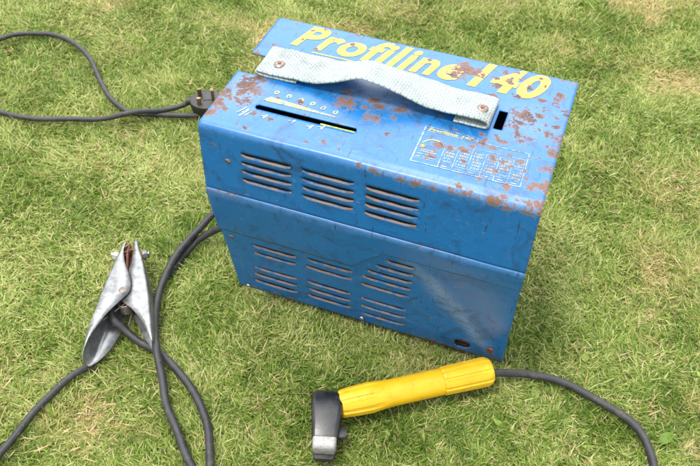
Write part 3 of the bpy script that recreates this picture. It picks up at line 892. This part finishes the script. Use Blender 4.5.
o = cl('jaw_plate', plate([(-.3135,.0270), (-.3080,.0160), (-.3010,.0010), (-.2955,-.0130), (-.290,-.030)], 0.006, 0.0245), RUSTY); solid(o, 0.0014, 0)
cl('jaw_floor', ([(-.320,.020,.0085),(-.311,.026,.0085),(-.288,-.030,.0085),(-.298,-.032,.0085)], [(0, 1, 2, 3)]), RUSTY, smooth=False)
cl('bond_wire', tube(catmull([(-.3205,.012,.026), (-.3170,.018,.028), (-.3140,.0235,.0285), (-.3110,.0235,.027), (-.3115,.0180,.023), (-.3165,.0100,.024), (-.320,.006,.0255)], 8), 0.0006, 8), BRASS)
def bolt(c, ax, m1, m2):
    cl('bolt', merge(cyl(c, ax, 0.0054, 0.0055, 6, [(0, 1), (.85, 1), (1, .85)]), cyl(Vector(c)+Vector(ax)*0.0045, ax, 0.0026, 0.004, 14)), m1)
    cl('washer', cyl(Vector(c)-Vector(ax)*0.0012, ax, 0.0062, 0.0013, 20), m2)
bolt((-.3235,.0010,.0215), (-0.93, -0.1, 0.35), BRIGHT, RUSTY)
bolt((-.2945,.0160,.0195), (0.80, 0.5, 0.3), ZINC, RUSTY)
o = cl('cable_lug', plate([(-.3215,-.0020), (-.3200,-.0140), (-.3175,-.0230)], 0.008, 0.018), RUSTY); solid(o, 0.002, 0)

# ------------------------------------------------------------------ electrode holder
holder = thing('electrode_holder', 'yellow handled electrode holder with a black angled head and grey metal tip', 'electrode holder', (0.0128, -0.0936, 0))
ih = Matrix.Translation((-0.0128, 0.0936, 0))
def hl(name, VF, m, **k): return from_py(name, [tuple(ih @ Vector(v)) for v in VF[0]], VF[1], m, holder, **k)
Ah, Bh = Vector((0.0125, -0.0975, 0.0165)), Vector((0.1600, 0.0035, 0.0165))
axh = (Bh-Ah); Lh = axh.length; axh.normalize()
sidev = axh.cross(Vector((0, 0, 1))).normalized(); upv = sidev.cross(axh)
def hrad(t, th):
    base = float(np.interp(t, [0, .015, .05, .12, .20, .26, .34, .62, .668, .672, .70, .94, .975, .992, 1.0],
                           [.0128, .0146, .0152, .0160, .0166, .0164, .0157, .0156, .0157, .0150, .0153, .0160, .0160, .0150, .0138]))
    rib = 0.0
    if t < 0.30:
        wgt = min(1, t/0.02)*min(1, (0.30-t)/0.10)
        rib = wgt*0.0012*(1 if (math.cos(8*th+0.3) > -0.35) else 0)
    elif t > 0.672:
        wgt = min(1, (1-t)/0.03)
        rib = wgt*0.0012*(1 if (math.cos(9*th) > -0.55) else 0)
    return base+rib-0.0004
nt_, nth = 90, 144
ts = sorted(set([i/nt_ for i in range(nt_+1)]+[0.005, 0.01, 0.668, 0.672, 0.985, 0.995]))
rings = []
for t in ts:
    c = Ah+axh*Lh*t
    rings.append([c+(sidev*math.cos(2*math.pi*k/nth)+upv*math.sin(2*math.pi*k/nth))*hrad(t, 2*math.pi*k/nth) for k in range(nth)])
hd = hl('handle', loft(rings), YPLAST, sharp=50)
hl('handle_collar', cyl(Ah-axh*0.0035, axh, 0.0138, 0.006, 40), BPLAST)
hl('cable_gland', cyl(Bh-axh*0.001, axh, 0.0068, 0.003, 24, [(0, 1), (.6, 1), (1, .85)]), BPLAST)
# angled head: rounded-rectangle sections swept round the corner
def rrect(c, a, b, ha, hb, rd, n=5):
    out = []
    for (sa, sb, t0) in ((1, 1, 0), (-1, 1, 90), (-1, -1, 180), (1, -1, 270)):
        for k in range(n+1):
            t = math.radians(t0+90*k/n)
            out.append(c+a*(sa*(ha-rd)+rd*math.cos(t))+b*(sb*(hb-rd)+rd*math.sin(t)))
    return out
hd_dir = Vector((0.285, -0.958, 0)); hd_side = Vector((0.958, 0.285, 0)); ZV = Vector((0, 0, 1))
c0 = Vector((-0.0015, -0.1015, 0.0165))
def hs(c, d_, half, zc, hz, rd=0.007):
    s = Vector((-d_.y, d_.x, 0)).normalized()
    return rrect(Vector((c[0], c[1], zc)), s, ZV, half, hz, rd)
rg = []
# from the handle end (direction -axh) round into hd_dir
secs = [((0.0095, -0.0995), -axh, .0128, .0165, .0125, .011), ((0.0035, -0.1035), (-axh*0.85+hd_dir*.25).normalized(), .0142, .0167, .0130, .009)]
for q in secs: rg.append(hs(q[0], q[1], q[2], q[3], q[4], q[5]))
head1 = loft(rg)
rg2 = []
for t, half, ht, rd in [(-0.0160, .0135, .0085, .0070), (-0.0138, .0168, .0115, .0080), (-0.009, .0182, .0132, .0075), (0.003, .0180, .0140, .006), (0.014, .0166, .0136, .005), (0.026, .0152, .0124, .0050), (0.0385, .0143, .0112, .0045), (0.0405, .0140, .0108, .004)]:
    c = c0+Vector((0.0035, -0.0020, 0))+hd_dir*t
    rg2.append(rrect(Vector((c.x, c.y, 0.0030+ht)), hd_side, ZV, half, ht, rd))
hl('head', merge(head1, loft(rg2)), BPLAST, sharp=60)
rg3 = []
for t, half, hz, zc in [(0.0400, .0128, .0080, .0140), (0.0420, .0130, .0080, .0140), (0.0480, .0128, .0076, .0138), (0.0520, .0122, .0066, .0132), (0.0535, .0112, .0052, .0125)]:
    c = c0+Vector((0.0035, -0.0020, 0))+hd_dir*t
    rg3.append(rrect(Vector((c.x, c.y, zc+0.002)), hd_side, ZV, half, hz, .003))
tip = hl('jaw_tip', loft(rg3), JAW, sharp=50)
rg4 = []
for t, half in [(0.0360, .0126), (0.050, .0122), (0.0570, .0108), (0.0585, .0096)]:
    c = c0+Vector((0.0035, -0.0020, 0))+hd_dir*t
    rg4.append(rrect(Vector((c.x, c.y, 0.0045)), hd_side, ZV, half, 0.0035, .002))
hl('lower_jaw', loft(rg4), BPLAST, sharp=50)
# groove mark on the tip
cg = c0+Vector((0.0035, -0.0020, 0))+hd_dir*0.0455
gp = [cg+hd_side*a+hd_dir*b+Vector((0, 0, 0.0076)) for a, b in ((-.0030, -.0045), (-.0030, .001), (-.0015, .0030), (.0015, .0030), (.0030, .001), (.0030, -.0045))]
hl('tip_groove', tube([(p.x, p.y, 0.0236-0.0008) for p in gp], 0.0005, 8), STEEL)
rg5 = []
for t, half in [(0, .0065), (0.004, .0070), (0.0085, .0066), (0.0105, .0045)]:
    c = c0+Vector((0.0035, -0.0020, 0))+hd_dir*0.030+hd_side*(0.0125+t)
    rg5.append(rrect(Vector((c.x, c.y, 0.0125)), hd_dir, ZV, half, 0.0035, .0022))
hl('trigger', loft(rg5), BPLAST, sharp=50)

# ------------------------------------------------------------------ mains plug
plug = thing('mains_plug', 'dark mains plug lying pins up beside the back left corner of the welder', 'plug', (-0.360, 0.322, 0))
ip = Matrix.Translation((0.360, -0.322, 0))
def pg(name, VF, m, **k): return from_py(name, [tuple(ip @ Vector(v)) for v in VF[0]], VF[1], m, plug, **k)
def dshape(cx, cy, s, z, rot):
    P = []
    for k in range(28):
        a = 2*math.pi*k/28
        x = 0.0245*math.copysign(abs(math.cos(a))**0.75, math.cos(a)); y = 0.0225*math.copysign(abs(math.sin(a))**0.8, math.sin(a))
        if x < 0: y *= 1.0+x*9
        P.append((cx+s*(x*math.cos(rot)-y*math.sin(rot)), cy+s*(x*math.sin(rot)+y*math.cos(rot)), z))
    return P
rot = math.radians(25)
pc = (-0.3600, 0.3215)
pg("plug_body", loft([dshape(*pc, s, z, rot) for s, z in ((.80, -.002), (.92, .000), (.97, .006), (1.0, .014), (1.0, .0175), (.97, .0195), (.93, .0200))]), PLUGM, sharp=40)
pg('cord_grip', loft([[Vector((-0.3860, 0.3170, 0.0120))+Vector((math.cos(rot), math.sin(rot), 0))*t+(Vector((-math.sin(rot), math.cos(rot), 0))*math.cos(2*math.pi*k/16)+ZV*math.sin(2*math.pi*k/16))*q for k in range(16)] for t, q in ((-.006, .0055), (0, .0062), (.008, .0085), (.014, .0090))]), PLUGM)
def pin(dx, dy, wx, wy, h_):
    cx = pc[0]+dx*math.cos(rot)-dy*math.sin(rot); cy = pc[1]+dx*math.sin(rot)+dy*math.cos(rot)
    V, F = box_vf(-wx, wx, -wy, wy, 0.019, 0.020+h_)
    V = [(cx+x*math.cos(rot)-y*math.sin(rot), cy+x*math.sin(rot)+y*math.cos(rot), z) for x, y, z in V]
    o = pg('pin', (V, F), BRASS, smooth=False); bevel(o, 0.0006)
pin(0.011, 0.000, 0.0022, 0.0038, 0.0185)
pin(-0.0095, 0.011, 0.0032, 0.0020, 0.0120)
pin(-0.0095, -0.011, 0.0032, 0.0020, 0.0120)
o = pg('fuse_cover', ([(pc[0]+x*math.cos(rot)-y*math.sin(rot), pc[1]+x*math.sin(rot)+y*math.cos(rot), z) for x, y, z in box_vf(-0.004, 0.010, -0.0025, 0.0025, 0.0195, 0.0207)[0]], box_vf(0, 1, 0, 1, 0, 1)[1]), PLUGM, smooth=False)

# ------------------------------------------------------------------ lawn
def vnoise(x, y, s, seed):
    """smooth value noise in numpy"""
    g = np.random.default_rng(seed).random((256, 256))
    X, Y = x*s+500, y*s+500
    xi, yi = np.floor(X).astype(int), np.floor(Y).astype(int)
    fx, fy = X-xi, Y-yi
    fx = fx*fx*(3-2*fx); fy = fy*fy*(3-2*fy)
    a = g[xi % 256, yi % 256]; b = g[(xi+1) % 256, yi % 256]; c = g[xi % 256, (yi+1) % 256]; d = g[(xi+1) % 256, (yi+1) % 256]
    return (a*(1-fx)+b*fx)*(1-fy)+(c*(1-fx)+d*fx)*fy

def blades(n, x0, x1, y0, y1, wmul=1.0, skip=None):
    x = rng.uniform(x0, x1, n); y = rng.uniform(y0, y1, n)
    # gather into loose tufts
    tx = np.round(x/0.016+0.45*vnoise(x, y, 40, 1))*0.016; ty = np.round(y/0.016+0.45*vnoise(x, y, 40, 2))*0.016
    pull = rng.random(n)*0.35
    x = x+(tx-x)*pull; y = y+(ty-y)*pull
    dens = 0.35+0.9*vnoise(x, y, 22, 3)*0.6+0.5*vnoise(x, y, 6, 4)
    keep = rng.random(n) < dens
    if skip is not None: keep &= ~skip(x, y)
    keep &= ~((np.abs(x) < 0.160) & (y > 0.04) & (y < 0.20))
    x, y = x[keep], y[keep]; n = len(x)
    comb = vnoise(x, y, 13, 5)*2*np.pi*1.6+vnoise(x, y, 45, 6)*3.0
    az = np.where(rng.random(n) < 0.5, comb+rng.normal(0, 0.6, n), rng.uniform(0, 2*np.pi, n))
    tall = vnoise(x, y, 17, 7)
    L = (0.0062+0.0100*rng.random(n)**1.4+0.0045*tall)
    lean = np.radians(np.clip(rng.normal(56, 20, n)-14*(tall-0.5), 8, 84))
    wd = (0.00036+0.00055*rng.random(n)**1.3)*wmul
    dry_field = 0.62*vnoise(x, y, 9, 8)+0.38*vnoise(x, y, 31, 9)
    # bare, straw coloured patches the photo shows
    for (px, py, s, k) in ((0.240, 0.860, 0.060, 0.60), (-0.235, -0.185, 0.035, 0.15), (0.37, 0.42, 0.05, 0.22), (0.40, 0.07, 0.04, 0.15), (0.30, 0.62, 0.04, 0.15), (-0.05, -0.155, 0.03, 0.12),
                           (0.10, 0.70, 0.05, 0.10), (-0.40, 0.03, 0.04, 0.12)):
        dry_field += k*np.exp(-((x-px)**2+(y-py)**2*0.8)/s**2)
    dry = np.clip((dry_field-0.52)*2.6+rng.normal(0, 0.17, n), 0, 1)
    dead = (rng.random(n) < 0.11+0.60*np.clip(dry, 0, 1)**1.6)
    lean = np.where(dead, np.clip(lean+np.radians(22), 0, np.radians(86)), lean)
    L = np.where(dead, L*(0.8+0.5*rng.random(n)), L)
    # what lies on the lawn presses the blades under it flat
    cap = np.full(n, 1.0)  # length factor
    for P, rad in CABLES:
        P = P[P[:, 2] < 0.02][:, :2][::3]
        if len(P) == 0: continue
        lo, hi = P.min(0)-0.03, P.max(0)+0.03
        m = np.where((x > lo[0]) & (x < hi[0]) & (y > lo[1]) & (y < hi[1]))[0]
        for s in range(0, len(m), 20000):
            mm = m[s:s+20000]
            dd = np.sqrt(((np.stack([x[mm], y[mm]], 1)[:, None, :]-P[None])**2).sum(2)).min(1)
            cap[mm] = np.minimum(np.where(cap[mm] == 1.0, 2.0, cap[mm]), np.where(dd < rad-0.0005, 0.4, np.where(dd < rad+0.004, 1.3, 1)))
    def seg(ax_, ay_, bx_, by_, rr_):
        d = np.array([bx_-ax_, by_-ay_]); t = np.clip(((x-ax_)*d[0]+(y-ay_)*d[1])/(d@d), 0, 1)
        return np.hypot(x-ax_-t*d[0], y-ay_-t*d[1]) < rr_
    under = seg(0.0135, -0.0925, 0.160, 0.0035, 0.013) | seg(0.002, -0.105, 0.017, -0.155, 0.014) | seg(-.30, 0.0, -.293, -.05, 0.014) | seg(-.293, -.05, -.278, -.135, 0.015) | seg(-.285, -.01, -.235, -.07, 0.012) | (np.hypot(x+0.36, y-0.3215) < 0.022)
    cap = np.where(under, 0.25, cap)
    near_box = (np.abs(x) < 0.171) & (y > 0.022) & (y < 0.209)
    cap = np.where(near_box, 0.3, cap)
    L = L*cap
    dirx, diry = np.cos(az), np.sin(az)
    tw = az+np.pi/2+rng.normal(0, 0.5, n)
    sx, sy, sz = np.cos(tw), np.sin(tw), rng.normal(0, 0.35, n)
    droop = rng.uniform(0.0, 0.55, n)
    bend = rng.normal(0, 0.18, n)
    z0 = Z0+0.002*rng.random(n)
    prof_t = [(0, 0.8), (0.35, 1.0), (0.72, 0.75), (1.0, 0.08)]
    V = np.empty((n, 8, 3))
    for k, (t, ww) in enumerate(prof_t):
        hor = L*np.sin(lean)*t+L*0.35*droop*t*t
        ver = L*np.cos(lean)*t-L*droop*0.35*t*t*np.cos(lean)
        cx = x+dirx*hor-diry*L*bend*t*t; cy = y+diry*hor+dirx*L*bend*t*t; cz = np.maximum(z0+ver, Z0+0.001+0.002*t)
        for s_, side_ in ((0, -1), (1, 1)):
            V[:, 2*k+s_, 0] = cx+side_*sx*wd*ww; V[:, 2*k+s_, 1] = cy+side_*sy*wd*ww; V[:, 2*k+s_, 2] = cz+side_*sz*wd*ww
    hue = np.clip(0.48*vnoise(x, y, 11, 12)+0.40*vnoise(x, y, 38, 14)+0.10+rng.normal(0, 0.29, n), 0, 1)
    dryv = np.where(dead, 0.75+0.25*rng.random(n), dry*0.45)
    return V, hue, dryv

inside = lambda x, y: (x > -0.95) & (x < 0.52) & (y > -0.34) & (y < 1.02)
Va, ha, da = blades(800000, -0.95, 0.52, -0.34, 1.02, 1.0)
Vb, hb, db = blades(560000, -2.2, 1.8, -1.3, 2.6, 2.2, skip=inside)
Vv = np.concatenate([Va, Vb]); hue = np.concatenate([ha, hb]); dry = np.concatenate([da, db])
nb = len(Vv)
me = bpy.data.meshes.new('grass')
me.vertices.add(nb*8); me.vertices.foreach_set('co', Vv.reshape(-1).astype(np.float32))
base = np.arange(nb)[:, None]*8
quad = np.concatenate([base+np.array([[0, 1, 3, 2]]), base+np.array([[2, 3, 5, 4]]), base+np.array([[4, 5, 7, 6]])], 1).reshape(-1)
me.loops.add(len(quad)); me.loops.foreach_set('vertex_index', quad.astype(np.int32))
me.polygons.add(nb*3); me.polygons.foreach_set('loop_start', (np.arange(nb*3)*4).astype(np.int32))
me.update(calc_edges=True)
a1 = me.attributes.new('hue', 'FLOAT', 'POINT'); a1.data.foreach_set('value', np.repeat(hue, 8).astype(np.float32))
a2 = me.attributes.new('dry', 'FLOAT', 'POINT'); a2.data.foreach_set('value', np.repeat(dry, 8).astype(np.float32))
me.polygons.foreach_set('use_smooth', np.ones(nb*3, dtype=bool))
def grass_mat(name='grass_blade'):
    m, n, l, b = mat(name)
    hu = N(n, 'ShaderNodeAttribute', attribute_name='hue').outputs['Fac']
    dr = N(n, 'ShaderNodeAttribute', attribute_name='dry').outputs['Fac']
    rg_ = ramp(n, [(0.0, (0.078, 0.155, 0.018)), (0.35, (0.165, 0.265, 0.034)), (0.65, (0.31, 0.39, 0.080)), (1.0, (0.58, 0.60, 0.26))])
    l.new(hu, rg_.inputs['Fac'])
    rd = ramp(n, [(0.0, (0.24, 0.28, 0.05)), (0.5, (0.44, 0.40, 0.14)), (0.78, (0.50, 0.37, 0.17)), (1.0, (0.66, 0.55, 0.31))])
    l.new(dr, rd.inputs['Fac'])
    col = mixc(n, l, mth(n, l, 'MULTIPLY', dr, 1.15, clamp=True), rg_.outputs['Color'], rd.outputs['Color'])
    l.new(col, b.inputs['Base Color'])
    b.inputs['Roughness'].default_value = 0.5
    b.inputs['Specular IOR Level'].default_value = 0.35
    tr = N(n, 'ShaderNodeBsdfTranslucent'); l.new(col, tr.inputs['Color'])
    ms = N(n, 'ShaderNodeMixShader'); ms.inputs[0].default_value = 0.38
    l.new(b.outputs[0], ms.inputs[1]); l.new(tr.outputs[0], ms.inputs[2])
    l.new(ms.outputs[0], n['Material Output'].inputs['Surface'])
    return m
GM = grass_mat()
lawn = link('grass', me, GM, None, False)
lawn['kind'] = 'stuff'; lawn['label'] = 'short patchy green lawn with straw coloured dead blades'; lawn['category'] = 'grass'

# broad weed leaves low in the lawn
V, F, Hh, Dd = [], [], [], []
spots = [(0.362, 0.000, 0.008), (0.215, 0.008, 0.007)]
for _ in range(50):
    spots.append((random.uniform(0.02, 0.46), random.uniform(-0.26, 0.12), random.uniform(0.003, 0.005)))
for _ in range(110):
    spots.append((random.uniform(-0.8, 0.46), random.uniform(-0.3, 0.95), random.uniform(0.0022, 0.004)))
for (x, y, s) in spots:
    if -0.18 < x < 0.18 and 0.02 < y < 0.22: continue
    if math.hypot((x-0.087)*0.55, (y+0.045)) < 0.04: continue
    a = random.uniform(0, 6.28); tl = random.uniform(0.0, 0.35); z = Z0+random.uniform(0.004, 0.008)
    o = len(V); n = 12
    V.append((x, y, z+0.0015)); 
    for k in range(n):
        t = 2*math.pi*k/n
        lx, ly = s*math.cos(t)*1.25, s*0.72*math.sin(t)
        V.append((x+lx*math.cos(a)-ly*math.sin(a), y+lx*math.sin(a)+ly*math.cos(a), z+lx*tl+0.0015*math.sin(2*t)-abs(ly)*-0.15))
    for k in range(n): F.append((o, o+1+k, o+1+(k+1) % n))
    hv, dv = random.uniform(0.15, 0.6), random.uniform(0, 0.15)
    Hh += [hv]*(n+1); Dd += [dv]*(n+1)
me = bpy.data.meshes.new('weed_leaves'); me.from_pydata(V, [], F)
a1 = me.attributes.new('hue', 'FLOAT', 'POINT'); a1.data.foreach_set('value', Hh)
a2 = me.attributes.new('dry', 'FLOAT', 'POINT'); a2.data.foreach_set('value', Dd)
wl_ = link('weed_leaves', me, GM, None, True, 0)
wl_['kind'] = 'stuff'; wl_['label'] = 'small broad weed leaves scattered through the lawn'; wl_['category'] = 'leaves'
